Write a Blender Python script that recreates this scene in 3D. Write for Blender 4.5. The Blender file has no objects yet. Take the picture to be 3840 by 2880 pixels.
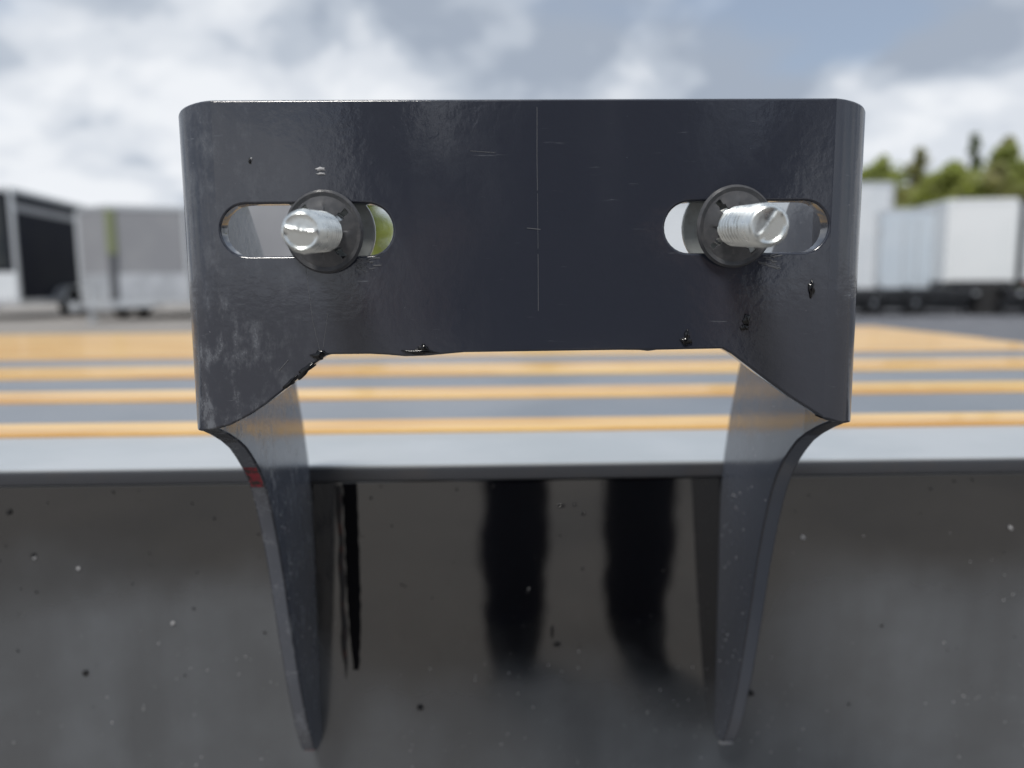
import bpy, bmesh, math, random
from mathutils import Vector, Matrix, Quaternion
random.seed(7)
S = bpy.context.scene
COL = S.collection
PI = math.pi

# ------------------------------------------------------------------ camera
CAM_H = 0.68
cam_d = bpy.data.cameras.new('camera')
cam = bpy.data.objects.new('camera', cam_d); COL.objects.link(cam)
pitch, yaw, roll = math.atan(215/1661), math.radians(1.2), -0.0085
cam.matrix_world = (Matrix.Translation((-0.008, -0.22, CAM_H)) @ Matrix.Rotation(-yaw, 4, 'Z')
                    @ Matrix.Rotation(PI/2 - pitch, 4, 'X') @ Matrix.Rotation(roll, 4, 'Z'))
cam_d.sensor_width = 36; cam_d.sensor_fit = 'HORIZONTAL'; cam_d.lens = 27.03
cam_d.clip_start = 0.005; cam_d.clip_end = 2000
cam_d.dof.use_dof = True; cam_d.dof.focus_distance = 0.226; cam_d.dof.aperture_fstop = 7.2
S.camera = cam

# ------------------------------------------------------------------ world, sun, exposure
SUN_EL, SUN_ROT = math.radians(58), math.radians(205)
W = bpy.data.worlds.new('World'); S.world = W; W.use_nodes = True
nt = W.node_tree; nt.nodes.clear()
N, L = nt.nodes, nt.links
def wn(t, **k):
    n = N.new(t)
    for a, b in k.items(): setattr(n, a, b)
    return n
def wmath(op, a, b=None, clamp=False):
    n = wn('ShaderNodeMath', operation=op, use_clamp=clamp)
    for i, v in enumerate((a, b)):
        if v is None: continue
        if isinstance(v, (int, float)): n.inputs[i].default_value = v
        else: L.new(v, n.inputs[i])
    return n.outputs[0]
def wramp(fac, stops):
    n = wn('ShaderNodeValToRGB'); L.new(fac, n.inputs[0])
    cr = n.color_ramp; cr.interpolation = 'EASE'
    while len(cr.elements) < len(stops): cr.elements.new(0.5)
    for e, (p, c) in zip(cr.elements, stops):
        e.position = p; e.color = (c, c, c, 1) if isinstance(c, (int, float)) else (*c, 1)
    return n.outputs[0]
sky = wn('ShaderNodeTexSky', sky_type='NISHITA', sun_disc=False, sun_elevation=SUN_EL, sun_rotation=SUN_ROT,
         altitude=50, air_density=1.0, dust_density=1.2, ozone_density=1.5)
tc = wn('ShaderNodeTexCoord')
sep = wn('ShaderNodeSeparateXYZ'); L.new(tc.outputs['Generated'], sep.inputs[0])
zz = wmath('ADD', wmath('MAXIMUM', sep.outputs[2], 0.0), 0.40)
comb = wn('ShaderNodeCombineXYZ')
L.new(wmath('DIVIDE', sep.outputs[0], zz), comb.inputs[0]); L.new(wmath('DIVIDE', sep.outputs[1], zz), comb.inputs[1])
def wnoise(scale, detail, rough, offs, dist=0.0):
    m = wn('ShaderNodeMapping'); m.inputs['Location'].default_value = offs
    L.new(comb.outputs[0], m.inputs[0])
    n = wn('ShaderNodeTexNoise'); n.inputs['Scale'].default_value = scale; n.inputs['Detail'].default_value = detail
    n.inputs['Roughness'].default_value = rough; n.inputs['Distortion'].default_value = dist
    L.new(m.outputs[0], n.inputs['Vector']); return n.outputs[0]
SEED = (9.3, 17.1, 3.0)
shape = wnoise(2.9, 8, 0.5, SEED, 0.2)
cover = wramp(wnoise(1.3, 6, 0.5, (SEED[0]+5, SEED[1]+2, 1.0), 0.3), [(0.34, 0.68), (0.46, 1.0)])
horizon = wmath('SUBTRACT', 1.0, wmath('DIVIDE', sep.outputs[2], 0.30), True)
shape = wmath('ADD', shape, wmath('SUBTRACT', wmath('MULTIPLY', horizon, 0.13), 0.05))
cl = wramp(shape, [(0.38, (2.7, 3.1, 3.75)), (0.46, (3.7, 4.1, 4.7)), (0.535, (5.2, 5.5, 5.95)), (0.62, (6.3, 6.5, 6.8))])
mix = wn('ShaderNodeMix', data_type='RGBA'); L.new(cover, mix.inputs['Factor'])
L.new(sky.outputs[0], mix.inputs['A']); L.new(cl, mix.inputs['B'])
bg = wn('ShaderNodeBackground'); bg.inputs['Strength'].default_value = 0.085
L.new(mix.outputs['Result'], bg.inputs[0])
L.new(bg.outputs[0], wn('ShaderNodeOutputWorld').inputs[0])

sun_d = bpy.data.lights.new('sun', 'SUN'); sun_d.energy = 1.8; sun_d.angle = math.radians(14); sun_d.color = (1, .96, .9)
sun = bpy.data.objects.new('sun', sun_d); COL.objects.link(sun)
sd = Vector((math.sin(SUN_ROT)*math.cos(SUN_EL), math.cos(SUN_ROT)*math.cos(SUN_EL), math.sin(SUN_EL)))
sun.rotation_euler = sd.to_track_quat('Z', 'Y').to_euler()

S.view_settings.view_transform = 'Standard'; S.view_settings.look = 'None'
S.view_settings.exposure = 0.7; S.view_settings.gamma = 1.0; S.view_settings.use_curve_mapping = False
S.render.engine = 'CYCLES'; S.cycles.use_denoising = True
S.cycles.max_bounces = 8; S.cycles.sample_clamp_indirect = 6

# ------------------------------------------------------------------ helpers
def tag(o, label=None, cat=None, group=None, kind=None):
    if label: o['label'] = label
    if cat: o['category'] = cat
    if group: o['group'] = group
    if kind: o['kind'] = kind
    return o
def empty(name, loc=(0, 0, 0), rz=0.0):
    o = bpy.data.objects.new(name, None); COL.objects.link(o)
    o.location = loc; o.rotation_euler = (0, 0, rz); o.empty_display_size = 0.1
    return o
def link(name, me, parent=None, loc=None, rot=None):
    o = bpy.data.objects.new(name, me); COL.objects.link(o)
    if parent: o.parent = parent
    if loc is not None: o.location = loc
    if rot is not None: o.rotation_euler = rot
    return o
def obj(name, bm, m, parent=None, loc=None, rot=None, smooth=40, normals=True):
    if normals: bmesh.ops.recalc_face_normals(bm, faces=bm.faces)
    if smooth:
        for f in bm.faces: f.smooth = True
        a = math.radians(smooth)
        for e in bm.edges:
            e.smooth = not (len(e.link_faces) == 2 and e.calc_face_angle(0) > a)
    me = bpy.data.meshes.new(name); bm.to_mesh(me); bm.free()
    for mm in (m if isinstance(m, (list, tuple)) else [m]): me.materials.append(mm)
    o = link(name, me, parent, loc, rot)
    if smooth and smooth < 90:
        w = o.modifiers.new('normals', 'WEIGHTED_NORMAL'); w.keep_sharp = True; w.weight = 100; w.mode = 'FACE_AREA'
    return o
def box(bm, x0, x1, y0, y1, z0, z1, bev=0.0):
    vs = [bm.verts.new((x, y, z)) for x in (x0, x1) for y in (y0, y1) for z in (z0, z1)]
    fs = [bm.faces.new([vs[i] for i in q]) for q in ((0,1,3,2),(4,6,7,5),(0,4,5,1),(2,3,7,6),(0,2,6,4),(1,5,7,3))]
    if bev:
        es = list({e for f in fs for e in f.edges})
        bmesh.ops.bevel(bm, geom=es, offset=bev, segments=2, affect='EDGES', profile=.5)
    return bm
def NB(): return bmesh.new()
def BX(*a, **k): return box(NB(), *a, **k)
def tube(bm, pts, rad, n=10, cap=True):
    """tapered tube along pts; rad a number or one per point"""
    pts = [Vector(p) for p in pts]
    rs = rad if isinstance(rad, (list, tuple)) else [rad]*len(pts)
    rings, up = [], Vector((0.13, 0.21, 1)).normalized()
    for i, p in enumerate(pts):
        t = (pts[min(i+1, len(pts)-1)] - pts[max(i-1, 0)]).normalized()
        u = t.cross(up)
        if u.length < 1e-3: u = t.cross(Vector((1, 0, 0)))
        u.normalize(); v = t.cross(u)
        rings.append([bm.verts.new(p + rs[i]*(math.cos(2*PI*k/n)*u + math.sin(2*PI*k/n)*v)) for k in range(n)])
    for a, b in zip(rings, rings[1:]):
        for k in range(n): bm.faces.new((a[k], a[(k+1) % n], b[(k+1) % n], b[k]))
    if cap: bm.faces.new(rings[0][::-1]); bm.faces.new(rings[-1])
    return bm
def lathe(bm, prof, n=32, axis='Y', o=(0, 0, 0), sx=1, sz=1):
    """profile (radius, along) turned about an axis"""
    rings = []
    for r, h in prof:
        ring = []
        for k in range(n):
            a = 2*PI*k/n; c, s = r*math.cos(a)*sx, r*math.sin(a)*sz
            p = {'Y': (c, h, s), 'X': (h, c, s), 'Z': (c, s, h)}[axis]
            ring.append(bm.verts.new((p[0]+o[0], p[1]+o[1], p[2]+o[2])))
        rings.append(ring)
    for a, b in zip(rings, rings[1:]):
        for k in range(n): bm.faces.new((a[k], a[(k+1) % n], b[(k+1) % n], b[k]))
    if prof[0][0] > 1e-6: bm.faces.new(rings[0])
    if prof[-1][0] > 1e-6: bm.faces.new(rings[-1][::-1])
    bmesh.ops.remove_doubles(bm, verts=bm.verts, dist=1e-6)
    return bm
def prism(bm, poly, z0, z1):
    a = [bm.verts.new((x, y, z0)) for x, y in poly]; b = [bm.verts.new((x, y, z1)) for x, y in poly]
    n = len(poly)
    for i in range(n): bm.faces.new((a[i], a[(i+1) % n], b[(i+1) % n], b[i]))
    bm.faces.new(a[::-1]); bm.faces.new(b); return bm
def copy_tree(o, parent=None):
    c = o.copy(); COL.objects.link(c)
    if parent: c.parent = parent
    for ch in list(o.children): copy_tree(ch, c)
    return c
def interp(x, tab):
    if x <= tab[0][0]: return tab[0][1]
    for (a, b), (c, d) in zip(tab, tab[1:]):
        if x <= c: return b + (d-b)*(x-a)/(c-a)
    return tab[-1][1]

# ------------------------------------------------------------------ materials
def mat(name, base, rough=.5, metal=0.0, ior=1.5, vary=None, bump=None, coat=0.0, rvary=None, coord='Object', stretch=(1, 1, 1), spots=None):
    """vary: (scale, second colour, lo, hi); bump: (scale, strength, distance); rvary: (scale, rough2); spots: (scale, colour, size)"""
    m = bpy.data.materials.new(name); m.use_nodes = True
    n, l = m.node_tree.nodes, m.node_tree.links
    b = n['Principled BSDF']
    b.inputs['Base Color'].default_value = (*base, 1); b.inputs['Roughness'].default_value = rough
    b.inputs['Metallic'].default_value = metal; b.inputs['IOR'].default_value = ior
    b.inputs['Coat Weight'].default_value = coat; b.inputs['Coat Roughness'].default_value = .05
    t = n.new('ShaderNodeTexCoord'); mp = n.new('ShaderNodeMapping'); mp.inputs['Scale'].default_value = stretch
    l.new(t.outputs[coord], mp.inputs[0])
    def noise(s, d=6, r=.6):
        q = n.new('ShaderNodeTexNoise'); q.inputs['Scale'].default_value = s; q.inputs['Detail'].default_value = d
        q.inputs['Roughness'].default_value = r; l.new(mp.outputs[0], q.inputs['Vector']); return q.outputs[0]
    def rng(f, lo, hi, a=0., c=1.):
        q = n.new('ShaderNodeMapRange'); q.interpolation_type = 'SMOOTHSTEP'
        for i, v in zip((1, 2, 3, 4), (lo, hi, a, c)): q.inputs[i].default_value = v
        l.new(f, q.inputs[0]); return q.outputs[0]
    col = None
    def mixc(fac, a, c):
        q = n.new('ShaderNodeMix'); q.data_type = 'RGBA'; l.new(fac, q.inputs['Factor'])
        if a is None: q.inputs['A'].default_value = (*base, 1)
        else: l.new(a, q.inputs['A'])
        q.inputs['B'].default_value = (*c, 1); return q.outputs['Result']
    if vary:
        col = mixc(rng(noise(vary[0]), vary[2], vary[3]), col, vary[1])
    if spots:
        v = n.new('ShaderNodeTexVoronoi'); v.inputs['Scale'].default_value = spots[0]; v.inputs['Randomness'].default_value = 1
        l.new(mp.outputs[0], v.inputs['Vector'])
        col = mixc(rng(v.outputs['Distance'], spots[2], spots[2]*.6), col, spots[1])
    if col: l.new(col, b.inputs['Base Color'])
    if rvary: l.new(rng(noise(rvary[0]), .35, .65, rough, rvary[1]), b.inputs['Roughness'])
    if bump:
        q = n.new('ShaderNodeBump'); q.inputs['Strength'].default_value = bump[1]; q.inputs['Distance'].default_value = bump[2]
        l.new(noise(bump[0], 4), q.inputs['Height']); l.new(q.outputs[0], b.inputs['Normal'])
    m['b'] = 1
    return m

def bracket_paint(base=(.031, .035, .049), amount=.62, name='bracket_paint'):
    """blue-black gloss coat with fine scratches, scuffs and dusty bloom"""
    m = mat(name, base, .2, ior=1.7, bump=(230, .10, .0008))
    n, l = m.node_tree.nodes, m.node_tree.links; b = n['Principled BSDF']
    t = n.new('ShaderNodeTexCoord')
    def noise(s, st, d=5, r=.6):
        mp = n.new('ShaderNodeMapping'); mp.inputs['Scale'].default_value = st; l.new(t.outputs['Object'], mp.inputs[0])
        q = n.new('ShaderNodeTexNoise'); q.inputs['Scale'].default_value = s; q.inputs['Detail'].default_value = d; q.inputs['Roughness'].default_value = r
        l.new(mp.outputs[0], q.inputs['Vector']); return q.outputs[0]
    def rng(f, lo, hi, a=0., c=1.):
        q = n.new('ShaderNodeMapRange'); q.interpolation_type = 'SMOOTHSTEP'
        for i, v in zip((1, 2, 3, 4), (lo, hi, a, c)): q.inputs[i].default_value = v
        l.new(f, q.inputs[0]); return q.outputs[0]
    def mth(op, a, c):
        q = n.new('ShaderNodeMath'); q.operation = op; q.use_clamp = True
        for i, v in enumerate((a, c)):
            if isinstance(v, float): q.inputs[i].default_value = v
            else: l.new(v, q.inputs[i])
        return q.outputs[0]
    sx = n.new('ShaderNodeSeparateXYZ'); l.new(t.outputs['Object'], sx.inputs[0])
    worn = mth('MAXIMUM', mth('MULTIPLY', rng(noise(11, (1, 1, 1)), .54, .7), .4), mth('MULTIPLY', rng(sx.outputs[0], -.05, -.09), mth('ADD', .45, mth('MULTIPLY', rng(sx.outputs[2], .69, .65), .75))))
    scuff = mth('MULTIPLY', rng(noise(130, (1, 1, .55), 9, .75), .47, .70), worn)
    fine = mth('MULTIPLY', rng(noise(260, (.22, 1, 2.2), 3), .66, .76), .55)
    speck = rng(noise(900, (1, 1, 1), 2), .74, .8)
    dust = mth('MAXIMUM', mth('MAXIMUM', scuff, fine), speck)
    mixn = n.new('ShaderNodeMix'); mixn.data_type = 'RGBA'; l.new(mth('MULTIPLY', dust, amount), mixn.inputs['Factor'])
    mixn.inputs['A'].default_value = (*base, 1); mixn.inputs['B'].default_value = (.22, .235, .26, 1)
    l.new(mixn.outputs['Result'], b.inputs['Base Color'])
    l.new(mth('ADD', rng(dust, 0, 1, .11, .45), mth('MULTIPLY', rng(noise(32, (1, 1, .35), 6), .42, .72), .16)), b.inputs['Roughness'])
    return m

def zinc():
    m = mat('zinc_plate', (.80, .83, .82), .26, 1.0, rvary=(300, .42), bump=(900, .06, .0004))
    n, l = m.node_tree.nodes, m.node_tree.links; b = n['Principled BSDF']
    t = n.new('ShaderNodeTexCoord'); s = n.new('ShaderNodeVectorMath'); s.operation = 'MULTIPLY'; s.inputs[1].default_value = (1, 0, 1); l.new(t.outputs['Object'], s.inputs[0])
    q = n.new('ShaderNodeVectorMath'); q.operation = 'LENGTH'; l.new(s.outputs[0], q.inputs[0])
    y = n.new('ShaderNodeSeparateXYZ'); l.new(t.outputs['Object'], y.inputs[0])
    ns = n.new('ShaderNodeTexNoise'); ns.inputs['Scale'].default_value = 350; l.new(t.outputs['Object'], ns.inputs['Vector'])
    def rng(f, lo, hi, a=0., c=1.):
        g = n.new('ShaderNodeMapRange'); g.interpolation_type = 'SMOOTHSTEP'
        for i, v in zip((1, 2, 3, 4), (lo, hi, a, c)): g.inputs[i].default_value = v
        l.new(f, g.inputs[0]); return g.outputs[0]
    def mul(a, c):
        g = n.new('ShaderNodeMath'); g.operation = 'MULTIPLY'; l.new(a, g.inputs[0]); l.new(c, g.inputs[1]); return g.outputs[0]
    root = mul(rng(q.outputs['Value'], .0054, .0048), rng(y.outputs[1], -.0225, -.0205))     # dirt sits in the thread roots, not on the cut end
    dirt = mul(root, rng(ns.outputs[0], .3, .6, .25, 1.))
    mx = n.new('ShaderNodeMix'); mx.data_type = 'RGBA'; l.new(dirt, mx.inputs['Factor'])
    mx.inputs['A'].default_value = (.80, .83, .82, 1); mx.inputs['B'].default_value = (.16, .15, .12, 1)
    l.new(mx.outputs['Result'], b.inputs['Base Color']); return m

def panel_paint():
    """black gloss panel, splashed with road dust that thickens towards the bottom in an uneven edge"""
    m = mat('panel_paint', (.004, .0042, .005), .04, ior=2.1)
    n, l = m.node_tree.nodes, m.node_tree.links; b = n['Principled BSDF']
    t = n.new('ShaderNodeTexCoord'); s = n.new('ShaderNodeSeparateXYZ'); l.new(t.outputs['Object'], s.inputs[0])
    def noise(sc, d=6, st=(1, 1, 1)):
        mp = n.new('ShaderNodeMapping'); mp.inputs['Scale'].default_value = st; l.new(t.outputs['Object'], mp.inputs[0])
        q = n.new('ShaderNodeTexNoise'); q.inputs['Scale'].default_value = sc; q.inputs['Detail'].default_value = d; l.new(mp.outputs[0], q.inputs['Vector']); return q.outputs[0]
    def rng(f, lo, hi, a=0., c=1.):
        q = n.new('ShaderNodeMapRange'); q.interpolation_type = 'SMOOTHSTEP'
        for i, v in zip((1, 2, 3, 4), (lo, hi, a, c)): q.inputs[i].default_value = v
        l.new(f, q.inputs[0]); return q.outputs[0]
    def mth(op, a, c):
        q = n.new('ShaderNodeMath'); q.operation = op
        for i, v in enumerate((a, c)):
            if isinstance(v, float): q.inputs[i].default_value = v
            else: l.new(v, q.inputs[i])
        return q.outputs[0]
    ax = mth('ABSOLUTE', mth('SUBTRACT', s.outputs[0], .005), 0.0)
    shelter = rng(ax, .085, .125, 0., .052)                      # the bracket keeps the splash off the panel between its arms
    low = rng(mth('SUBTRACT', mth('ADD', s.outputs[2], mth('MULTIPLY', noise(14), .07)), shelter), .55, .505)
    streak = rng(noise(26, 6, (1, 1, .09)), .35, .7, .78, 1.06)
    mott = rng(noise(38, 7), .35, .7, .84, 1.04)
    film = mth('MULTIPLY', mth('MULTIPLY', mth('ADD', low, .0), streak), mott)
    sp = rng(noise(900, 2), .74, .80)
    speck = mth('MULTIPLY', sp, rng(s.outputs[2], .60, .50, .1, .8))
    d = mth('MAXIMUM', mth('MULTIPLY', film, .40), speck)
    mx = n.new('ShaderNodeMix'); mx.data_type = 'RGBA'; l.new(d, mx.inputs['Factor'])
    mx.inputs['A'].default_value = (.004, .0042, .005, 1); mx.inputs['B'].default_value = (.19, .212, .24, 1)
    l.new(mx.outputs['Result'], b.inputs['Base Color'])
    l.new(rng(film, 0, 1, .05, .22), b.inputs['Roughness'])
    bp = n.new('ShaderNodeBump'); bp.inputs['Strength'].default_value = .02; bp.inputs['Distance'].default_value = .004
    l.new(noise(22, 3), bp.inputs['Height']); l.new(bp.outputs[0], b.inputs['Normal'])
    return m

def wood():
    m = mat('pine_board', (.60, .325, .085), .42, vary=(2.2, (.80, .53, .20), .35, .66), stretch=(1.6, 16, 16), bump=(60, .2, .001), coat=.25)
    return m

M = dict(
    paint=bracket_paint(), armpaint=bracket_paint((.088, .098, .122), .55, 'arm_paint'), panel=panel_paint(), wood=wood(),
    red=mat('red_paint', (.26, .008, .025), .35, vary=(500, (.02, .01, .012), .45, .6)),
    run=mat('paint_run', (.004, .004, .005), .08),
    edge=mat('lip_paint', (.045, .048, .056), .28, vary=(70, (.05, .05, .055), .5, .7), bump=(200, .1, .001)),
    zinc=zinc(),
    zincm=mat('dull_zinc', (.56, .59, .58), .42, .3, vary=(500, (.48, .5, .49), .45, .7)),
    washer=mat('dark_spring_steel', (.07, .072, .078), .28, vary=(400, (.10, .10, .105), .4, .7)),
    galv=mat('pale_metal', (.50, .53, .555), .36, .25, vary=(8, (.44, .475, .50), .4, .65), bump=(60, .08, .001)),
    strip=mat('grey_strip', (.155, .18, .215), .34, vary=(5, (.205, .225, .255), .35, .7), bump=(300, .15, .001), ior=1.6),
    gravel=mat('gravel_ground', (.29, .27, .25), .95, vary=(1.2, (.22, .21, .20), .35, .7), bump=(40, .7, .02), spots=(60, (.42, .40, .37), .25)),
    asphalt=mat('asphalt', (.115, .12, .135), .75, vary=(2, (.15, .155, .17), .35, .65), bump=(90, .5, .006)),
    white=mat('white_panel', (.72, .75, .78), .35, vary=(.8, (.62, .66, .70), .4, .7)),
    bright=mat('bright_panel', (.80, .82, .83), .35, vary=(.7, (.74, .77, .78), .4, .7)),
    blue=mat('pale_blue_panel', (.56, .62, .68), .35, vary=(.8, (.50, .57, .64), .4, .7)),
    grey=mat('grey_panel', (.27, .275, .295), .34, vary=(.9, (.32, .325, .34), .4, .7)),
    navy=mat('navy_panel', (.010, .012, .022), .6, ior=1.2, vary=(.9, (.016, .018, .026), .4, .7)),
    trim=mat('alu_trim', (.62, .64, .66), .3, .6, bump=(40, .1, .002)),
    chrome=mat('chrome_corner', (.8, .82, .84), .12, 1.0),
    guard=mat('alu_guard', (.55, .57, .60), .38, .7, vary=(3, (.68, .7, .73), .4, .65), bump=(30, .25, .004)),
    rubber=mat('tyre_rubber', (.018, .018, .019), .75, bump=(60, .3, .004)),
    rim=mat('steel_rim', (.62, .64, .66), .35, .5),
    black=mat('black_steel', (.016, .017, .02), .42, vary=(5, (.035, .036, .04), .45, .7)),
    glass=mat('dark_glass', (.012, .016, .018), .06),
    lampred=mat('lamp_red', (.35, .02, .015), .25), lampamb=mat('lamp_amber', (.7, .35, .06), .25),
    leaf=mat('foliage_olive', (.29, .305, .12), .6, vary=(.5, (.23, .255, .10), .4, .65)),
    leafb=mat('foliage_brown', (.28, .26, .16), .65, vary=(.5, (.23, .23, .13), .4, .65)),
    leafd=mat('foliage_dark', (.14, .165, .10), .6, vary=(.9, (.12, .145, .085), .4, .65)),
    olive=mat('mirrored_trees', (.24, .265, .15), .35, .4), groundmirror=mat('mirrored_ground', (.10, .105, .115), .4),  # tree and ground reflections of the nose corner, painted as flat colours
    bark=mat('bark', (.09, .07, .05), .9, bump=(12, .6, .03)),
    denim=mat('dark_denim', (.004, .006, .020), .9, ior=1.2), jacket=mat('dark_jacket', (.014, .016, .026), .8),
    skin=mat('skin', (.52, .33, .25), .5), hair=mat('dark_hair', (.03, .022, .017), .6), shoe=mat('dark_shoe', (.008, .009, .014), .7),
    phone=mat('phone_shell', (.02, .02, .024), .3), lens=mat('phone_lens', (.005, .005, .008), .05),
    pale=mat('pale_grit', (.42, .42, .43), .7), dark=mat('dark_grit', (.008, .008, .009), .8),
)

for k in ('leaf', 'leafb', 'leafd'):                               # thin leaves let light through
    n_, l_ = M[k].node_tree.nodes, M[k].node_tree.links; b_ = n_['Principled BSDF']
    tr = n_.new('ShaderNodeBsdfTranslucent'); src = b_.inputs['Base Color'].links[0].from_socket
    g_ = n_.new('ShaderNodeMix'); g_.data_type = 'RGBA'; g_.blend_type = 'MULTIPLY'; g_.inputs['Factor'].default_value = 1; g_.inputs['B'].default_value = (2.2, 2.3, 1.6, 1); l_.new(src, g_.inputs['A'])
    l_.new(g_.outputs['Result'], tr.inputs['Color']); ms = n_.new('ShaderNodeMixShader'); ms.inputs[0].default_value = .5
    l_.new(b_.outputs[0], ms.inputs[1]); l_.new(tr.outputs[0], ms.inputs[2]); l_.new(ms.outputs[0], n_['Material Output'].inputs['Surface'])

# ------------------------------------------------------------------ ground
gb = NB(); n = 24; Rr = 900
vs = [gb.verts.new((Rr*math.cos(2*PI*k/n), Rr*math.sin(2*PI*k/n), 0)) for k in range(n)]; gb.faces.new(vs)
tag(obj('ground', gb, M['gravel'], smooth=0), kind='structure')
ab = NB(); v = [ab.verts.new(p) for p in ((1.2, 2.2, .004), (60, 2.2, .004), (60, 30, .004), (3.0, 30, .004))]; ab.faces.new(v)
tag(obj('asphalt_lane', ab, M['asphalt'], smooth=0), kind='structure')

# ------------------------------------------------------------------ the flatbed trailer with its front panel
DECK = .5984; XL, XR = -1.45, .69
flat = empty('flatbed_trailer', (0, 0, 0))
tag(flat, 'black flatbed trailer with wooden deck strips and a glossy dark front panel behind the bracket', 'trailer')
obj('front_panel', BX(XL, XR, .122, .128, .17, .5917, bev=.0006), M['panel'], flat)
obj('top_lip', BX(XL, XR, .1205, .1758, .592, DECK, bev=.0012), [M['edge']], flat)
obj('lip_cap', BX(XL, XR, .1215, .1753, DECK-.0005, DECK+.0012, bev=.0005), M['galv'], flat)
obj('metal_strip', BX(XL, XR, .1766, .2140, .570, DECK-.002, bev=.0015), M['galv'], flat)
for a, b in ((0.2517, 0.346), (0.4013, 0.4956), (0.5884, 0.6899)):
    obj('metal_strip', BX(XL, XR, a, b, .570, DECK-.002, bev=.002), M['strip'], flat)
for a, b in ((0.2155, 0.2503), (0.3474, 0.3999), (0.4972, 0.5869), (0.6918, 0.8536), (0.8575, 1.0188), (1.0227, 1.184)):
    obj('deck_board', BX(XL, XR, a, b, .565, DECK+random.uniform(-.0006, .0006), bev=.002), M['wood'], flat)
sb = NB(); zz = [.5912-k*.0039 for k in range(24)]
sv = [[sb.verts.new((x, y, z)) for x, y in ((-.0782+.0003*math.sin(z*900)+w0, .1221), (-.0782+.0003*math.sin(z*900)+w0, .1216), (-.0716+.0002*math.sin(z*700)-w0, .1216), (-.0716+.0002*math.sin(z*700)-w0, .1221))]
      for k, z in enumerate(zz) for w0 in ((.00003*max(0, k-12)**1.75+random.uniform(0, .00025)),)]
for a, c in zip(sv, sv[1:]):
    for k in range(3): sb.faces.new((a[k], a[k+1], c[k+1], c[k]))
obj('black_strip', sb, mat('matt_black', (.0015, .0015, .003), .6, ior=1.2), flat, smooth=35)  # thin black strip added down the panel beside the left arm
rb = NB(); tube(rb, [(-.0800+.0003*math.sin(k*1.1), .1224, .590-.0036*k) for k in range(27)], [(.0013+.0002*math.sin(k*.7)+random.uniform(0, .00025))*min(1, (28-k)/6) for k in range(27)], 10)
obj('brown_bead', rb, mat('mottled_brown', (.018, .017, .018), .55, vary=(160, (.05, .02, .016), .52, .64), bump=(600, .5, .002)), flat, smooth=80)  # mottled brown bead added between the left arm and the strip
for dx, dz, w, hh in ((.0212, .5791, .0022, .0007), (.0275, .5795, .0008, .0007), (.0314, .5752, .0011, .0008), (.0170, .5185, .0008, .0034), (.0192, .5122, .0020, .0014)):
    q = NB(); bmesh.ops.create_icosphere(q, subdivisions=2, radius=1, matrix=Matrix.Translation((dx, .1219, dz)) @ Matrix.Diagonal((w, .0004, hh, 1)))
    obj('leg_edge_blob', q, M['run'], flat, smooth=180)  # black blobs added to suggest the ragged edge of the leg reflection
obj('end_rail', BX(XL, XR, 1.229, 1.245, .50, DECK-.012, bev=.002), M['black'], flat)
for x in (XL+.03, XR-.05): obj('side_rail', BX(x, x+.04, .14, 1.225, .46, .56, bev=.003), M['black'], flat)
for x in (-1.0, .2): obj('chassis_beam', BX(x, x+.08, .14, 1.225, .38, .56, bev=.004), M['black'], flat)
def wheel(parent, loc, r=.3, w=.2, side=1, rimmat='rim'):
    t = NB(); h = w/2
    lathe(t, [(r*.62, -h*.8), (r*.8, -h), (r*.94, -h*.92), (r, -h*.6), (r, h*.6), (r*.94, h*.92), (r*.8, h), (r*.62, h*.8), (r*.6, 0), (r*.62, -h*.8)], 32, 'X')
    q = NB(); lathe(q, [(r*.61, -h*.7), (r*.55, -h*.6), (r*.5, h*.1), (r*.3, h*.45), (r*.16, h*.5), (r*.15, h*.9), (.0, h*.95)], 28, 'X')
    if side < 0: bmesh.ops.transform(q, matrix=Matrix.Scale(-1, 4, (1, 0, 0)), verts=q.verts)
    wh = obj('wheel', t, M['rubber'], parent, loc)
    obj('rim', q, M[rimmat], wh); return wh
for x in (XL+.25, XR-.25): wheel(flat, (x, .78, .21), .21, .14, 1 if x > 0 else -1)
obj('axle', tube(NB(), [(XL+.25, .78, .21), (XR-.25, .78, .21)], .025), M['black'], flat)

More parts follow.
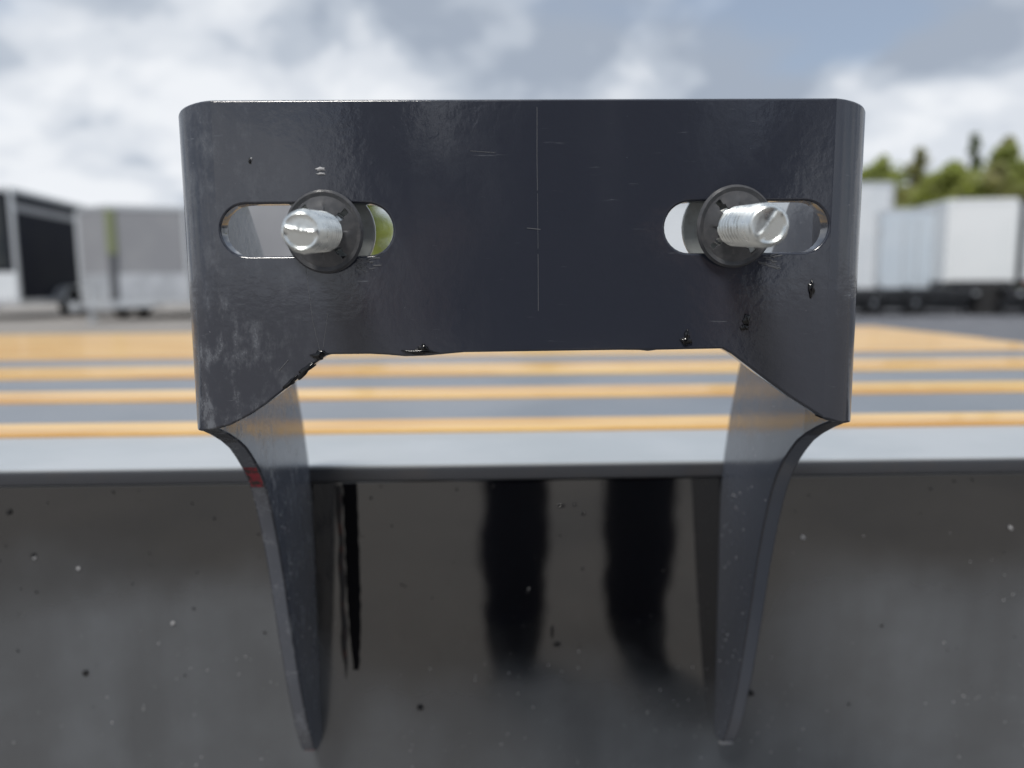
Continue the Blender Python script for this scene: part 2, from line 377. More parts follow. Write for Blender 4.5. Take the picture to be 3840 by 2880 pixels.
# ------------------------------------------------------------------ the bracket
br = empty('mounting_bracket', (0, 0, 0))
tag(br, 'black painted steel bracket with two slots and hooked side arms on the dark panel', 'bracket')
T_ = .006; FL, FR = -.0852, .0876; RB = .0130; ZT = .7307
def face_plate():
    bm = NB()
    out = [(FL, .6402), (-.0790, .6433), (-.0740, .6466), (-.0668, .6521), (-.0595, .6582), (-.0566, .6602), (-.0550, .6606), (-.044, .6606), (-.039, .6603), (-.034, .6598), (-.028, .6599), (-.022, .6604), (-.017, .6608),
           (.028, .6610), (.0335, .6609), (.036, .6606), (.0385, .6609), (.0575, .6611), (.0605, .6594), (.0700, .6522), (.0780, .6465), (.0830, .6434), (FR, .6405), (FR, ZT), (FL, ZT)]
    def slot(x0, x1, zc, r):
        p = []
        for k in range(17): a = PI/2 + PI*k/16; p.append((x0+r+r*math.cos(a), zc+r*math.sin(a)))
        for k in range(17): a = -PI/2 + PI*k/16; p.append((x1-r+r*math.cos(a), zc+r*math.sin(a)))
        return p
    loops = [out, slot(-.0843, -.0364, .6956, .0072), slot(.0401, .0868, .6956, .0072)]
    edges = []
    for lp in loops:
        v = [bm.verts.new((x, 0, z)) for x, z in lp]
        edges += [bm.edges.new((v[i], v[(i+1) % len(v)])) for i in range(len(v))]
    r = bmesh.ops.triangle_fill(bm, edges=edges, use_beauty=True)
    faces = [f for f in bm.faces]
    bmesh.ops.recalc_face_normals(bm, faces=faces)
    ex = bmesh.ops.extrude_face_region(bm, geom=faces, use_keep_orig=True)
    bmesh.ops.translate(bm, vec=(0, T_, 0), verts=[g for g in ex['geom'] if isinstance(g, bmesh.types.BMVert)])
    bmesh.ops.recalc_face_normals(bm, faces=bm.faces)
    es = [e for e in bm.edges if len(e.link_faces) == 2 and e.calc_face_angle(0) > 1.2 and abs(e.verts[0].co.y - e.verts[1].co.y) < 1e-6
          and not any(abs(e.verts[0].co.x-q) < 1e-6 and abs(e.verts[1].co.x-q) < 1e-6 for q in (FL, FR))]
    bmesh.ops.bevel(bm, geom=es, offset=.0007, segments=2, affect='EDGES', profile=.5)
    return bm
obj('face_plate', face_plate(), M['paint'], br, smooth=50)
TOP = [(.0130, ZT-.003), (.028, .7235), (.040, .7165), (.052, .7072), (.065, .694), (.083, .671), (.101, .645), (.112, .622), (.119, .602), (.1217, .588)]
BOT = [(0, .6402), (.0003, .6396), (.0012, .6388), (.0035, .6382), (.0075, .6376), (.0130, .6364), (.020, .6338), (.029, .6298), (.036, .6260), (.042, .6214), (.0475, .6165), (.0527, .6108), (.057, .6045), (.0607, .5975), (.066, .585),
       (.072, .5677), (.0788, .543), (.0885, .512), (.099, .4855), (.107, .4715), (.1125, .4672), (.1217, .466)]
def side_arm(sg):
    """bend and hooked side plate, one continuous bent sheet"""
    bm = NB(); xf = FL if sg < 0 else FR
    cols = []
    for k in range(13):
        a = PI/2*k/12; c, s = math.sin(a), 1-math.cos(a)
        cols.append(((xf+sg*RB*c, RB*s), (xf+sg*(RB-T_)*c, T_+(RB-T_)*s), ZT-.0030*(k/12)**1.3, interp(RB*s, BOT)))
    m = 70
    for k in range(1, m+1):
        y = RB + (.1217-RB)*k/m
        cols.append(((xf+sg*RB, y), (xf+sg*(RB-T_), y), interp(y, TOP), interp(y, BOT)))
    R = 10; G = []
    for o, i, zt, zb in cols:
        G.append(([bm.verts.new((*o, zb+(zt-zb)*r/R)) for r in range(R+1)], [bm.verts.new((*i, zb+(zt-zb)*r/R)) for r in range(R+1)]))
    red = []
    for (o0, i0), (o1, i1) in zip(G, G[1:]):
        for r in range(R):
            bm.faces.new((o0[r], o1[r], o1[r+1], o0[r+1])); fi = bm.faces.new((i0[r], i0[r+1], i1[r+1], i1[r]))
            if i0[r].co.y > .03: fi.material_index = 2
        f = bm.faces.new((o0[0], i0[0], i1[0], o1[0])); bm.faces.new((o0[R], o1[R], i1[R], i0[R]))
        z = f.calc_center_median().z
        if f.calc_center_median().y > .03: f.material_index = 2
        if sg < 0 and (.6085 < z < .6165 or z < .4700): f.material_index = 1
    for o, i in (G[-1],):
        for r in range(R): bm.faces.new((o[r], i[r], i[r+1], o[r+1]))
    bmesh.ops.recalc_face_normals(bm, faces=bm.faces)
    rim = [e for e in bm.edges if len(e.link_faces) == 2 and e.calc_face_angle(0) > 1.0 and not (e.verts[0].co.y > .1216 and e.verts[1].co.y > .1216)]
    bmesh.ops.bevel(bm, geom=rim, offset=.0007, segments=2, affect='EDGES', profile=.5)
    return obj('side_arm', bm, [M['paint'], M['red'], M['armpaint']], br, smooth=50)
side_arm(-1); side_arm(1)
def blob(name, x, z, sx, sz, sy=.0009, y=0.0, m='run', tilt=0, parent=br):
    b = NB(); bmesh.ops.create_icosphere(b, subdivisions=3, radius=1)
    for v in b.verts:
        w = 1 + .25*math.sin(5*v.co.x+3*v.co.z+x*900) + .15*math.sin(9*v.co.z+z*700)
        v.co = Vector((v.co.x*sx*w, v.co.y*sy, v.co.z*sz*w))
    return obj(name, b, M[m], parent, (x, y, z), (0, tilt, 0), smooth=180)
blob('paint_run', .0826, .6782, .0009, .0022); blob('paint_run', .0642, .6695, .0010, .0017); blob('paint_run', .0637, .6672, .0012, .0008)
blob('paint_run', .0468, .6635, .0016, .0012); blob('paint_run', .0470, .6650, .0007, .0016)
blob('paint_run', -.0300, .6612, .0045, .0007); blob('paint_run', -.0285, .6622, .0015, .0010)
blob('paint_run', -.0585, .6605, .0022, .0012, tilt=-.3); blob('paint_run', -.0622, .6563, .0034, .0010, tilt=-.72); blob('paint_run', -.0672, .6524, .0028, .0007, tilt=-.7)
blob('chip', -.0558, .7122, .0013, .0005, .0004, m='pale'); blob('chip', -.0557, .7109, .0012, .0003, .0003, m='pale')
blob('chip', .0977, .4672, .0028, .0007, .0012, y=.1125, m='pale'); blob('chip', -.0752, .7145, .0004, .0008, .0004); blob('chip', -.0748, .7150, .0002, .0004, .0004, m='pale')
# a faint straight scribed line down the middle of the face and a few light scratches
def scratch(pts, r=.00011):
    return obj('scratch', tube(NB(), [(x, -.00002, z) for x, z in pts], r, 5), M['scr'], br)
M['scr'] = mat('bare_scratch', (.11, .115, .125), .5)
scratch([(.0042, .7285), (.0041, .716), (.0042, .706)], .00009); scratch([(.0042, .7052), (.0043, .690)], .00006); scratch([(.0043, .6885), (.0043, .6725)], .00008)
scratch([(.0050, .6953), (.0012, .6957)]); scratch([(-.0145, .7168), (-.0075, .7163)], .00007)
scratch([(-.0615, .6890), (-.0598, .6700), (-.0580, .6610)], .00007); scratch([(-.0555, .6720), (-.0572, .6625)], .00007)
scratch([(-.0700, .6560), (-.0672, .6592)], .00012); scratch([(.0672, .6855), (.0735, .6839)], .00012); scratch([(-.0440, .6868), (-.0395, .6893)], .0001)
for cx, cz in ((-.0445, .6862), (.0692, .6862)):
    for k in range(16):
        a = random.uniform(-.9, .5); r0 = random.uniform(.001, .0055); w = random.uniform(.0005, .0016); ox, oz = random.uniform(-.003, .003), random.uniform(-.0016, .0016)
        scratch([(cx+ox, cz+oz), (cx+ox+w*math.cos(a), cz+oz+w*math.sin(a)*.5), (cx+ox+2*w*math.cos(a), cz+oz+w*math.sin(a)*1.3)], random.choice((.00006, .0001, .00015)))
# weld beads where the arms meet the panel
for sg, x in ((-1, FL-RB), (1, FR+RB)):
    w = NB(); pts = []; rs = []
    for k in range(60):
        z = .470 + (.586-.470)*k/59
        pts.append((x+sg*.0012, .1206+.0004*math.sin(k*1.9), z)); rs.append(.0021+.0004*math.sin(k*1.3)+random.uniform(-.0002, .0002))
    tube(w, pts, rs, 8); obj('weld_bead', w, M['run'], br, smooth=80)

# ------------------------------------------------------------------ the two bolts
def bolt(label, x, z, length, tx, tz, ridge):
    """threaded bolt through a slot, domed head behind the plate, push-on washer in front"""
    r0 = empty('bolt', (x, 0, z)); r0.rotation_euler = (tx, 0, tz)
    tag(r0, label, 'bolt', 'bolts through the bracket slots')
    R0, PT = .0056, .0025
    b = NB(); n = 40; y0, y1 = .0070, -length
    rows = int((y0-y1)/PT*12); rings = []
    for j in range(rows+1):
        y = y0 + (y1-y0)*j/rows; ring = []
        for k in range(n):
            ph = (y/PT + k/n) % 1.0; tri = abs(2*ph-1)
            r = R0 - .0012*(1-tri)
            d = y - y1
            if d < .0014: r = min(r, R0-.0009+d*.64)
            ring.append(b.verts.new((r*math.cos(2*PI*k/n), y, r*math.sin(2*PI*k/n))))
        rings.append(ring)
    nr = Vector((-math.sin(ridge), 0, math.cos(ridge)))       # across the saw-cut ridge
    for q in (.93, .8, .6, .4, .2, .06):
        ring = []
        for k in range(n):
            rr = (R0-.0009)*q; p = Vector((rr*math.cos(2*PI*k/n), 0, rr*math.sin(2*PI*k/n))); d = p.dot(nr) - .0004
            dep = .0007*max(0, 1-abs(d)/.0005) - (.00045*max(0, d/.004) if d > 0 else .0012*abs(d)/.004)
            ring.append(b.verts.new((p.x, y1 - .0002 - dep*.6*(1 if q < .9 else 0), p.z)))
        rings.append(ring)
    for a, c in zip(rings, rings[1:]):
        for k in range(n): b.faces.new((a[k], a[(k+1) % n], c[(k+1) % n], c[k]))
    b.faces.new(rings[0]); b.faces.new(rings[-1][::-1])
    obj('threaded_shank', b, M['zinc'], r0, smooth=28)
    h = NB(); lathe(h, [(.0125, .0072), (.0131, .0076), (.0131, .0088), (.0120, .0106), (.0092, .0126), (.005, .0138), (0, .0141)], 48, o=(-.0007*(-1 if x > 0 else 1), 0, 0))
    obj('bolt_head', h, M['zincm'], r0, smooth=40)
    # washer: dished disc, slots round the hole leave bent tabs
    w = NB(); nk, radii = 96, [.0058, .0066, .0075, .0085, .0095, .0104, .0112, .0116]
    G = []
    for j, r in enumerate(radii):
        ring = []
        for k in range(nk):
            a = 2*PI*k/nk; tab = k // 24
            y = -.0014 - .0011*math.sin(min(1, (.0116-r)/.0058)*PI*.5) - (.0007 if r < .0087 else 0)*(1-(r-.0058)/.003)*(1 if tab % 2 else .2)
            y -= .0005*(j == 6)
            y -= .0012*(math.cos(a)**2)*(r/.0116)**2*.6
            ring.append(w.verts.new((r*.89*math.cos(a), y, r*.935*math.sin(a))))
        G.append(ring)
    for j in range(len(radii)-1):
        for k in range(nk):
            if radii[j] < .0094 and (k % 24) in ((8, 9, 10, 11, 12) if radii[j] < .007 else (9, 10, 11)): continue
            w.faces.new((G[j][k], G[j][(k+1) % nk], G[j+1][(k+1) % nk], G[j+1][k]))
    bmesh.ops.delete(w, geom=[v for v in w.verts if not v.link_faces], context='VERTS')
    bmesh.ops.solidify(w, geom=w.faces[:], thickness=.0007)
    obj('push_on_washer', w, M['washer'], r0, smooth=35)
    return r0
bolt('zinc bolt with level ridge across its end, in the slot under the pale chip', -.0550, .6950, .0265, math.radians(3.5), math.radians(-1.2), math.radians(-10))
bolt('zinc bolt with slanting ridge across its end, in the slot above black paint runs', .0594, .6957, .0285, math.radians(3.5), math.radians(.6), math.radians(55))

# ------------------------------------------------------------------ grit stuck to the panel and the arms
def grit(name, label, spots, m):
    b = NB()
    for p, r in spots:
        q = Matrix.Translation(p) @ Matrix.Rotation(random.uniform(0, 6), 4, 'Y') @ Matrix.Diagonal((r*random.uniform(.7, 1.4), r*.6, r*random.uniform(.7, 1.3), 1))
        bmesh.ops.create_icosphere(b, subdivisions=1, radius=1, matrix=q)
    return tag(obj(name, b, M[m], smooth=60), label, 'grit', kind='stuff')
sp = []
cl = [(random.uniform(-.3, .3), .56-.12*math.sqrt(random.random()), random.uniform(.006, .03)) for k in range(16)]
for k in range(330):
    if k % 3: cx, cz, cs = random.choice(cl); x, z = random.gauss(cx, cs*1.6), random.gauss(cz, cs*.6)
    else: x, z = random.uniform(-.3, .3), .565-.125*math.sqrt(random.random())
    if .44 < z < .585: sp.append(((x, .1218, z), random.choice((.0001, .00012, .00015, .0002, .0003, .00038))))
for x, z, r in ((.231, .5655, .0011), (.1335, .5625, .0009), (-.1995, .553, .0009), (-.219, .5585, .0008), (-.1585, .526, .0009)): sp.append(((x, .1216, z), r))
for k in range(90):
    sg = random.choice((-1, 1)); y = random.uniform(.06, .119); z = random.uniform(.50, .60)
    if interp(y, BOT)+.003 < z < interp(y, TOP)-.003: sp.append((((FL-RB+T_) if sg < 0 else (FR+RB-T_), y, z), random.choice((.0002, .0003, .0004))))
grit('pale_grit', 'pale specks of grit stuck to the dark panel, thicker towards its foot', sp, 'pale')
sp = []
for k in range(120):
    sp.append(((random.uniform(-.28, .28), .1218, .590 - .12*random.random()**1.6), random.choice((.0002, .0003, .0004, .0006))))
for x, z, r in ((-.2285, .580, .0013), (-.2195, .5595, .0014), (-.2005, .5025, .0013), (-.0455, .482, .0015), (.1115, .486, .0016)): sp.append(((x, .1216, z), r))
grit('dark_grit', 'small black specks of dirt scattered over the upper dark panel', sp, 'dark')

# ------------------------------------------------------------------ the yard beyond: box trailers
def box_trailer(label, loc, rz, w, ln, h, body, nose=0.0, z0=.45, guard_h=.62, guard='guard', trim='trim', group='box trailers parked across the yard', front_glass=False, door=False, panels=0, skirt=None, fender='trim', hitch=True, stripe=None):
    """local -Y is the front; origin on the ground under the middle of the front edge (or the nose tip)"""
    t = empty('box_trailer', loc, rz); tag(t, label, 'trailer', group)
    hw = w/2
    poly = [(-hw, nose), (0, 0), (hw, nose), (hw, ln), (-hw, ln)] if nose else [(-hw, 0), (hw, 0), (hw, ln), (-hw, ln)]
    b = prism(NB(), poly, z0, h); obj('body', b, M[body], t, smooth=0)
    out = [(x*1.012, (y-ln/2)*1.006+ln/2) for x, y in poly]
    obj('roof_trim', prism(NB(), out, h-.02, h+.07), M[trim], t, smooth=0)
    obj('floor_rail', prism(NB(), out, z0-.09, z0+.02), M[trim if not skirt else skirt], t, smooth=0)
    for (x, y) in poly:
        big = nose and (x, y) == (0, 0)
        rr = .115 if big else .05
        if big:
            obj('nose_cap', lathe(NB(), [(rr, z0+.95), (rr, h-.03)], 20, 'Z', (0, y+.06, 0)), M['olive'], t)
            obj('nose_cap_lower', lathe(NB(), [(rr*.9, z0), (rr*.9, z0+.949)], 20, 'Z', (0, y+.06, 0)), M['groundmirror'], t)  # lower half of the polished corner, ground reflection put into its colour
        else: obj('corner_trim', lathe(NB(), [(rr, z0), (rr, h-.03)], 20, 'Z', (x*.985, y, 0)), M[trim], t)
    if guard_h:
        if nose:
            for a, c in (((-hw, nose), (0, 0)), ((0, 0), (hw, nose))):
                va, vc = Vector((*a, 0)), Vector((*c, 0)); d = (vc-va).normalized(); nn = Vector((d.y, -d.x, 0)); 
                if nn.y > 0: nn = -nn
                q = NB(); prism(q, [tuple((p + o*nn)[:2]) for p, o in ((va+d*.03, .004), (vc-d*.03, .004), (vc-d*.03, .02), (va+d*.03, .02))], z0+.025, z0+guard_h)
                obj('stone_guard', q, M[guard], t, smooth=0)
        else:
            obj('stone_guard', BX(-hw+.06, hw-.06, -.02, -.004, z0+.025, z0+guard_h), M[guard], t, smooth=0)
    if stripe:
        for sx in (-1, 1): obj('side_band', BX(sx*hw-.012, sx*hw+.012, .1, ln-.1, h-.42, h-.26), M[stripe], t)
    if front_glass: obj('window', BX(-hw+.18, hw-.18, -.024, -.003, z0+guard_h+.08, h-.12, bev=.01), M['glass'], t)
    for k in range(panels):
        y = ln*(k+1)/(panels+1)
        for sx in (-1, 1): obj('side_seam', BX(sx*hw-.008, sx*hw+.008, y-.02, y+.02, z0+.03, h-.03), M[trim], t, smooth=0)
    if door:
        for sx in (-1, 1):
            d = obj('rear_door', BX(min(sx*.03, sx*(hw-.08)), max(sx*.03, sx*(hw-.08)), -.022, -.004, z0+.06, h-.08, bev=.006), M[door], t)
            obj('lock_rod', tube(NB(), [(sx*.16, -.04, z0+.1), (sx*.16, -.04, h-.14)], .014), M['trim'], d)
            for z in (z0+.35, h-.45): obj('hinge', BX(sx*(hw-.1)-.04, sx*(hw-.1)+.04, -.034, -.02, z-.03, z+.03), M['trim'], d)
            obj('tail_lamp', BX(sx*(hw-.2)-.06, sx*(hw-.2)+.06, -.04, -.005, z0-.07, z0-.01), M['lampred'], t)
    for sx in (-1, 1):
        for k in ((-.42, .42) if ln > 3.5 else (0,)):
            wheel(t, (sx*(hw+.13), ln*.55+k, .32), .32, .2, sx)
        f = NB(); span = .85 if ln > 3.5 else .42
        prof = []
        for k in range(13):
            a = PI*k/12; prof.append((ln*.55-span*math.cos(a), .36+.36*math.sin(a)**.6))
        for q0, q1 in zip(prof, prof[1:]):
            vv = [f.verts.new((sx*(hw+e), *q)) for e in (.0, .27) for q in (q0, q1)]
            f.faces.new((vv[0], vv[1], vv[3], vv[2]))
        bmesh.ops.remove_doubles(f, verts=f.verts, dist=1e-5); bmesh.ops.solidify(f, geom=f.faces[:], thickness=.02)
        obj('fender', f, M[fender], t)
    if hitch:
        fr = NB()
        for sx in (-1, 1): tube(fr, [(sx*hw*.55, nose*.6+.1, z0-.12), (0, -.95, z0-.12)], .045, 8)
        obj('drawbar', fr, M['trim'], t)
        obj('coupler', lathe(tube(NB(), [(0, -.85, z0-.12), (0, -1.25, z0-.09)], [.06, .05], 12), [(0, z0-.18), (.075, z0-.16), (.075, z0-.06), (.03, z0-.02), (0, z0-.02)], 16, 'Z', (0, -1.25, 0)), M['rim'], t)
        j = obj('jack', tube(NB(), [(0, -.75, .10), (0, -.75, z0+.28)], .04, 12), M['rim'], t)
        obj('jack_foot', lathe(NB(), [(0, .0), (.1, .0), (.1, .03), (.045, .05), (.04, .12)], 16, 'Z', (0, -.75, 0)), M['rim'], j)
        obj('jack_crank', tube(NB(), [(0, -.75, z0+.27), (.16, -.75, z0+.30), (.16, -.75, z0+.40)], .013, 8), M['rim'], j)
    return t
box_trailer('black walled trailer with pale corner post and glazed front at the far left', (-11.55, 17.0, 0), math.radians(7), 2.1, 4.6, 2.80, 'navy', z0=.42, guard_h=.62, guard='white', front_glass=True, stripe='grey')
box_trailer('grey wedge nosed trailer with polished nose corner and silver lower guard, left of the bracket', (-7.9, 16.0, 0), math.radians(-8), 2.5, 5.0, 2.30, 'grey', nose=.75, z0=.42, guard_h=.55, fender='white')
box_trailer('tallest white box trailer, beside the bracket edge under the trees', (8.2, 18.0, 0), math.radians(2), 2.3, 4.8, 2.92, 'white', z0=.42, guard_h=0, door='white', skirt='trim', hitch=False, panels=2)
box_trailer('low pale blue trailer between the tallest white one and the bright white one', (9.75, 17.9, 0), math.radians(-6), 1.5, 3.6, 2.30, 'blue', z0=.42, guard_h=0, door='blue', hitch=False, panels=1)
box_trailer('bright white trailer with black corner edge standing over the dark flatbeds', (10.80, 16.9, 0), math.radians(-9), 1.42, 4.2, 2.40, 'bright', z0=.66, guard_h=0, trim='bright', skirt='black', hitch=False)
box_trailer('white trailer cut by the right frame edge past the black corner', (12.80, 16.75, 0), math.radians(-9), 2.2, 4.2, 2.38, 'white', z0=.66, guard_h=0, trim='black', skirt='black', hitch=False, door='white')
box_trailer('grey blue trailer hidden mostly behind the bracket, seen in the left slot', (-5.35, 18.6, 0), math.radians(-3), 2.6, 4.6, 2.75, 'grey', z0=.42, guard_h=.5, panels=1)
box_trailer('white trailer seen through the right slot behind the bracket', (4.6, 18.4, 0), math.radians(3), 2.6, 4.8, 2.6, 'white', z0=.42, guard_h=.4, guard='white', panels=1)

# black low flatbeds in front of the white trailers
def low_trailer(label, loc, rz, ln):
    t = empty('low_flatbed', loc, rz); tag(t, label, 'trailer', 'black low flatbeds in front of the white trailers')
    obj('bed', BX(-ln/2, ln/2, -.9, .9, .46, .54, bev=.01), M['black'], t)
    obj('side_beam', BX(-ln/2, ln/2, -.96, -.9, .36, .52, bev=.01), M['black'], t); obj('side_beam', BX(-ln/2, ln/2, .9, .96, .36, .52, bev=.01), M['black'], t)
    for k in range(int(ln/.5)+1):
        x = -ln/2+.05+k*(ln-.1)/int(ln/.5)
        obj('stake_post', BX(x-.03, x+.03, -1.0, -.963, .34, .60), M['black'], t)
    for x in (-ln/2+.25, 0, ln/2-.25):
        obj('marker_lamp', BX(x-.05, x+.05, -.985, -.962, .41, .46), M['trim'], t)
    for x in (-.85, 0, .85):
        for sy in (-1, 1):
            w = wheel(t, (x, sy*.72, .26), .26, .2, 1); w.rotation_euler = (0, 0, -PI/2 if sy < 0 else PI/2)
    obj('skid', BX(-ln/2, ln/2, -.8, .8, .16, .34), M['black'], t)
    for x in (-ln/2+.4, ln/2-.4): obj('prop_leg', tube(NB(), [(x, -.8, 0), (x, -.8, .45)], .04, 8), M['black'], t)
    return t
low_trailer('black flatbed nearest the bracket, in front of the tallest white trailer', (7.4, 15.6, 0), math.radians(2), 4.4)
low_trailer('black flatbed towards the frame edge, in front of the bright white trailer', (12.0, 15.0, 0), math.radians(-6), 4.4)
def tyre_pile(label, loc, n):
    for k in range(n):
        t = empty('tyre', (loc[0]+random.uniform(-.03, .03), loc[1]+random.uniform(-.03, .03), loc[2]+.1+.2*k)); tag(t, label if n == 1 else label.replace('#', ('lowest', 'second lowest', 'third', 'topmost')[k]), 'tyre', 'spare tyres stacked by the flatbeds')
        q = NB(); r, h = .31, .1
        lathe(q, [(r*.6, -h*.8), (r*.8, -h), (r*.95, -h*.9), (r, -h*.5), (r, h*.5), (r*.95, h*.9), (r*.8, h), (r*.6, h*.8), (r*.6, -h*.8)], 28, 'Z')
        obj('carcass', q, M['rubber'], t)
tyre_pile('# black tyre in the stack between the two flatbeds', (9.75, 14.9, 0), 3)

# ------------------------------------------------------------------ trees beyond
def tree(label, name, x, y, h, r, leaf, conifer=False, seed=0, n=4800, group='trees beyond the parked trailers'):
    rg = random.Random(seed); t = empty(name, (x, y, 0)); tag(t, label, 'tree', group)
    b = NB(); tube(b, [(0, 0, 0), (rg.uniform(-.1, .1), 0, h*.35), (rg.uniform(-.25, .25), rg.uniform(-.2, .2), h*.7), (0, 0, h*.96)], [h*.02, h*.015, h*.008, h*.002], 8)
    obj('trunk', b, M['bark'], t)
    lb = NB(); clumps = []
    for k in range(34):
        f = (k+rg.random())/34*.90+.08; a = rg.uniform(0, 2*PI)
        env = (1.02-f)*1.0 if conifer else min(1, (1.0-f)*2.1)**.7*(.75+.25*min(1, f*3))
        rad = r*env*rg.uniform(.35, 1.0)
        e = Vector((rad*math.cos(a), rad*math.sin(a), h*f))
        tube(lb, [(0, 0, h*max(.06, f-.12)), e*.5+Vector((0, 0, h*max(.05, f-.06)*.5)), e], [h*.006, h*.0035, h*.0012], 5)
        clumps.append((e, r*env*rg.uniform(.22, .5)+.15)); clumps.append((Vector((e.x*.45, e.y*.45, e.z)), r*env*.45+.12))
    obj('limbs', lb, M['bark'], t)
    c = NB()
    for k in range(n):
        p, cr = rg.choice(clumps)
        d = Vector((rg.gauss(0, 1), rg.gauss(0, 1), rg.gauss(0, .8))).normalized()*cr*rg.random()**.4
        o = p+d; s = rg.uniform(.12, .26)
        nn = Vector((rg.gauss(0, .7), rg.gauss(0, .7), abs(rg.gauss(0, .6))+.5)).normalized(); u = nn.orthogonal().normalized(); u.rotate(Quaternion(nn, rg.uniform(0, 6.28))); v = nn.cross(u)
        vs = [c.verts.new(o+q) for q in (-u*s, v*s*.6, u*s, -v*s*.6)]; c.faces.new(vs)
    obj('crown', c, M[leaf], t, smooth=0, normals=False)
TR = [('rounded olive tree just right of the bracket edge', 'broadleaf_tree', 22.4, 46, 7.5, 2.5, 'leaf', 0),
      ('broad olive tree behind the tallest white trailer', 'broadleaf_tree', 24.0, 48, 8.3, 2.7, 'leaf', 0),
      ('thin topped tree standing up behind the pale blue trailer', 'broadleaf_tree', 25.2, 46, 8.6, 1.5, 'leafb', 0),
      ('brownish half bare tree behind the bright white trailer', 'broadleaf_tree', 27.0, 45, 7.5, 2.4, 'leafb', 0),
      ('slim dark spire tree rising above the rest at the right', 'spire_tree', 28.4, 46, 9.5, 1.9, 'leafd', 1),
      ('olive tree filling the gap behind the bright white trailer', 'broadleaf_tree', 28.4, 43, 8.1, 2.8, 'leaf', 0),
      ('tall brown budding tree right of the slim spire', 'broadleaf_tree', 30.4, 46, 9.2, 2.0, 'leafb', 0),
      ('wide olive tree at the right frame edge', 'broadleaf_tree', 32.2, 45, 8.3, 3.0, 'leaf', 0),
      ('low olive tree in front of the row, over the pale blue roof', 'broadleaf_tree', 24.6, 42, 7.1, 2.6, 'leaf', 0),
      ('low spreading tree under the brown budding one', 'broadleaf_tree', 29.6, 42, 7.3, 2.8, 'leaf', 0),
      ('low brown bush tree under the spire', 'broadleaf_tree', 26.9, 41.5, 6.9, 2.5, 'leafb', 0),
      ('yellow green tree seen in the left slot beside the bolt', 'broadleaf_tree', -7.6, 44, 7.0, 2.0, 'leaf', 0),
      ('smaller olive tree behind the middle of the bracket', 'broadleaf_tree', 3.0, 48, 6.2, 2.4, 'leaf', 0),
      ('tall olive tree hidden behind the right half of the bracket', 'broadleaf_tree', 14.5, 48, 7.6, 2.6, 'leaf', 0),
      ('dark spire tree hidden behind the right half of the bracket', 'spire_tree', 18.8, 49, 8.0, 1.4, 'leafd', 1)]
for i, (lab, nm, x, y, h, r, lf, cf) in enumerate(TR): tree(lab, nm, x, y, h, r, lf, bool(cf), 20+i, n=1500 if cf else (2600 if lf == 'leafb' and h > 8.4 else 4800))

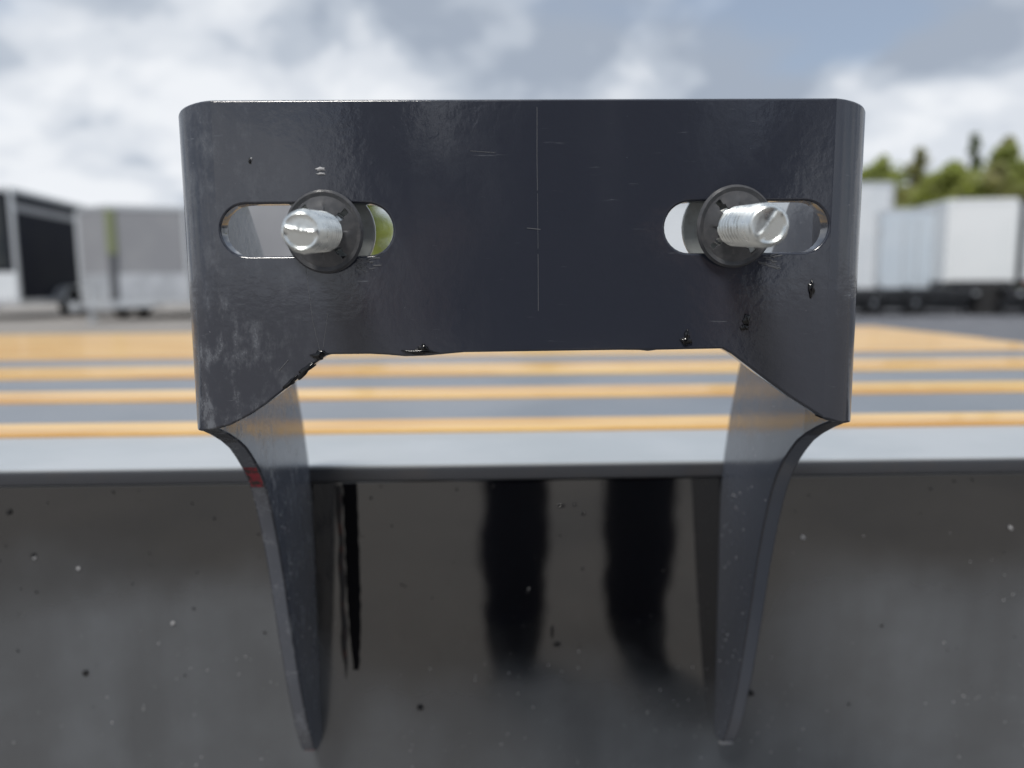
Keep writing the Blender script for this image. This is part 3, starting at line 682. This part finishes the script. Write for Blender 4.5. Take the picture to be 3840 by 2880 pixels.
# ------------------------------------------------------------------ the photographer, whose legs and coat show in the glossy paint
def person():
    p = empty('person', (.130, -.85, 0)); tag(p, 'person in dark coat and dark jeans leaning to the phone, mirrored in the panel', 'person')
    V, E, Rr = [], [], []
    def chain(par, pts):
        for q, r in pts:
            V.append(q); Rr.append(r); 
            if par is not None: E.append((par, len(V)-1))
            par = len(V)-1
        return par
    root = chain(None, [((0, -.10, .86), (.155, .115))])
    chest = chain(root, [((0, -.04, 1.02), (.15, .11)), ((0, .07, 1.20), (.165, .115))])
    neck = chain(chest, [((0, .15, 1.335), (.08, .07)), ((0, .20, 1.40), (.055, .055))])
    chain(neck, [((0, .245, 1.455), (.072, .085)), ((0, .28, 1.54), (.078, .095)), ((0, .285, 1.60), (.055, .07))])
    for s in (-1, 1):
        chain(root, [((s*.085, -.09, .80), (.095, .10)), ((s*.105, .0, .62), (.078, .085)), ((s*.109, .065, .47), (.062, .066)), ((s*.109, .05, .40), (.058+.008*(s > 0), .062)), ((s*.109, .02, .28), (.06+.010*(s > 0), .066)), ((s*.109, .0, .14), (.057+.008*(s > 0), .062)), ((s*.109, -.01, .07), (.05, .06)), ((s*.112, .07, .045), (.047, .04)), ((s*.116, .15, .035), (.042, .03))])
        hx = -.093 + s*.085
        el = (s*.27, .17, .98); wr = (hx+s*.030, .485, .655)
        chain(chest, [((s*.155, .10, 1.27), (.07, .07)), ((s*.205, .115, 1.20), (.062, .062)), (el, (.047, .047)),
                      (tuple(el[i]*.5+wr[i]*.5 for i in range(3)), (.042, .042)), (wr, (.028, .033)), ((hx+s*.016, .525, .662), (.020, .036)), ((hx+s*.008, .552, .667), (.014, .036))])
    me = bpy.data.meshes.new('body'); me.from_pydata(V, E, []); o = link('body', me, p)
    m = o.modifiers.new('skin', 'SKIN'); m.use_smooth_shade = True
    for i, r in enumerate(Rr): me.skin_vertices[0].data[i].radius = r
    me.skin_vertices[0].data[0].use_root = True
    o.modifiers.new('sub', 'SUBSURF').levels = 2
    o.modifiers['sub'].render_levels = 2
    bpy.context.view_layer.update()
    dg = bpy.context.evaluated_depsgraph_get(); nm = bpy.data.meshes.new_from_object(o.evaluated_get(dg)); o.modifiers.clear(); o.data = nm
    # fingers: five separate tapered chains per hand, joined into the body mesh
    nm.materials.clear()
    for k in ('denim', 'jacket', 'skin', 'shoe'): nm.materials.append(M[k])
    bm = NB(); bm.from_mesh(nm)
    for f in bm.faces: f.material_index = 0
    from mathutils import noise as mnoise
    for v in bm.verts:
        if v.co.z < .9: v.co += v.normal*(.011*mnoise.noise(v.co*11)+.005*mnoise.noise(v.co*27)) if v.co.z > .1 else v.normal*0
    for s in (-1, 1):
        hx = -.093 + s*.085
        for k, (dz, ln) in enumerate(((.028, .072), (.010, .080), (-.008, .075), (-.025, .060))):
            b0 = Vector((hx+s*.007, .548, .668+dz)); q = ln/.080
            pts = [b0, b0+Vector((s*.002, .028*q, .001)), b0+Vector((0, .052*q, .001)), b0+Vector((-s*.006, .066*q, 0))]
            tube(bm, pts, [.0092, .0086, .0078, .006], 10)
        b0 = Vector((hx+s*.010, .545, .698)); tube(bm, [b0, b0+Vector((-s*.016, .016, .012)), b0+Vector((-s*.040, .030, .004))], [.012, .0105, .007], 10)
    bm.normal_update()
    for i, f in enumerate(bm.faces):
        c = f.calc_center_median(); f.smooth = True
        hand = c.y > .50 and c.z < .76; head = c.z > 1.385 and c.y > .12
        f.material_index = 2 if (hand or head) else (3 if c.z < .095 else (1 if c.z > .80 or (abs(c.x) > .2 or c.y > .15) and c.z > .6 else 0))
    bm.to_mesh(nm); bm.free()
    # coat hem, hair, face
    hem = NB(); lathe(hem, [(.20, .70), (.205, .76), (.19, .86), (.17, .98)], 32, 'Z', (0, -.08, 0), 1.15, .82)
    bmesh.ops.delete(hem, geom=[f for f in hem.faces if len(f.verts) > 4], context='FACES_ONLY'); bmesh.ops.solidify(hem, geom=hem.faces[:], thickness=.012)
    obj('coat_skirt', hem, M['jacket'], p)
    hb = NB(); bmesh.ops.create_icosphere(hb, subdivisions=3, radius=1)
    for v in hb.verts: v.co = Vector((v.co.x*.092, v.co.y*.112, v.co.z*.10)) * (1+.04*math.sin(30*v.co.x)*math.sin(26*v.co.z))
    bmesh.ops.delete(hb, geom=[v for v in hb.verts if v.co.y > .05 and v.co.z < .035], context='VERTS')
    obj('hair', hb, M['hair'], p, (0, .262, 1.575))
    fb = NB()
    tube(fb, [(0, .365, 1.555), (0, .392, 1.515), (0, .372, 1.505)], [.008, .015, .012], 8); obj('nose', fb, M['skin'], p)
    for s in (-1, 1):
        eb = NB(); bmesh.ops.create_uvsphere(eb, u_segments=12, v_segments=8, radius=.011); obj('eye', eb, M['pale'], p, (s*.032, .358, 1.55))
        er = NB(); bmesh.ops.create_uvsphere(er, u_segments=10, v_segments=8, radius=1)
        for v in er.verts: v.co = Vector((v.co.x*.012, v.co.y*.02, v.co.z*.032))
        obj('ear', er, M['skin'], p, (s*.083, .265, 1.525))
    mo = NB(); tube(mo, [(-.024, .352, 1.473), (0, .362, 1.471), (.024, .352, 1.473)], [.003, .006, .003], 8); obj('mouth', mo, M['lampred'], p)
person()
ph = empty('phone', (-.008+.045, -.2265, CAM_H-.012)); ph.rotation_euler = (-pitch, 0, 0)
tag(ph, 'dark phone held level behind the bracket in both hands', 'phone')
obj('shell', BX(-.075, .075, -.004, .004, -.036, .036, bev=.003), M['phone'], ph)
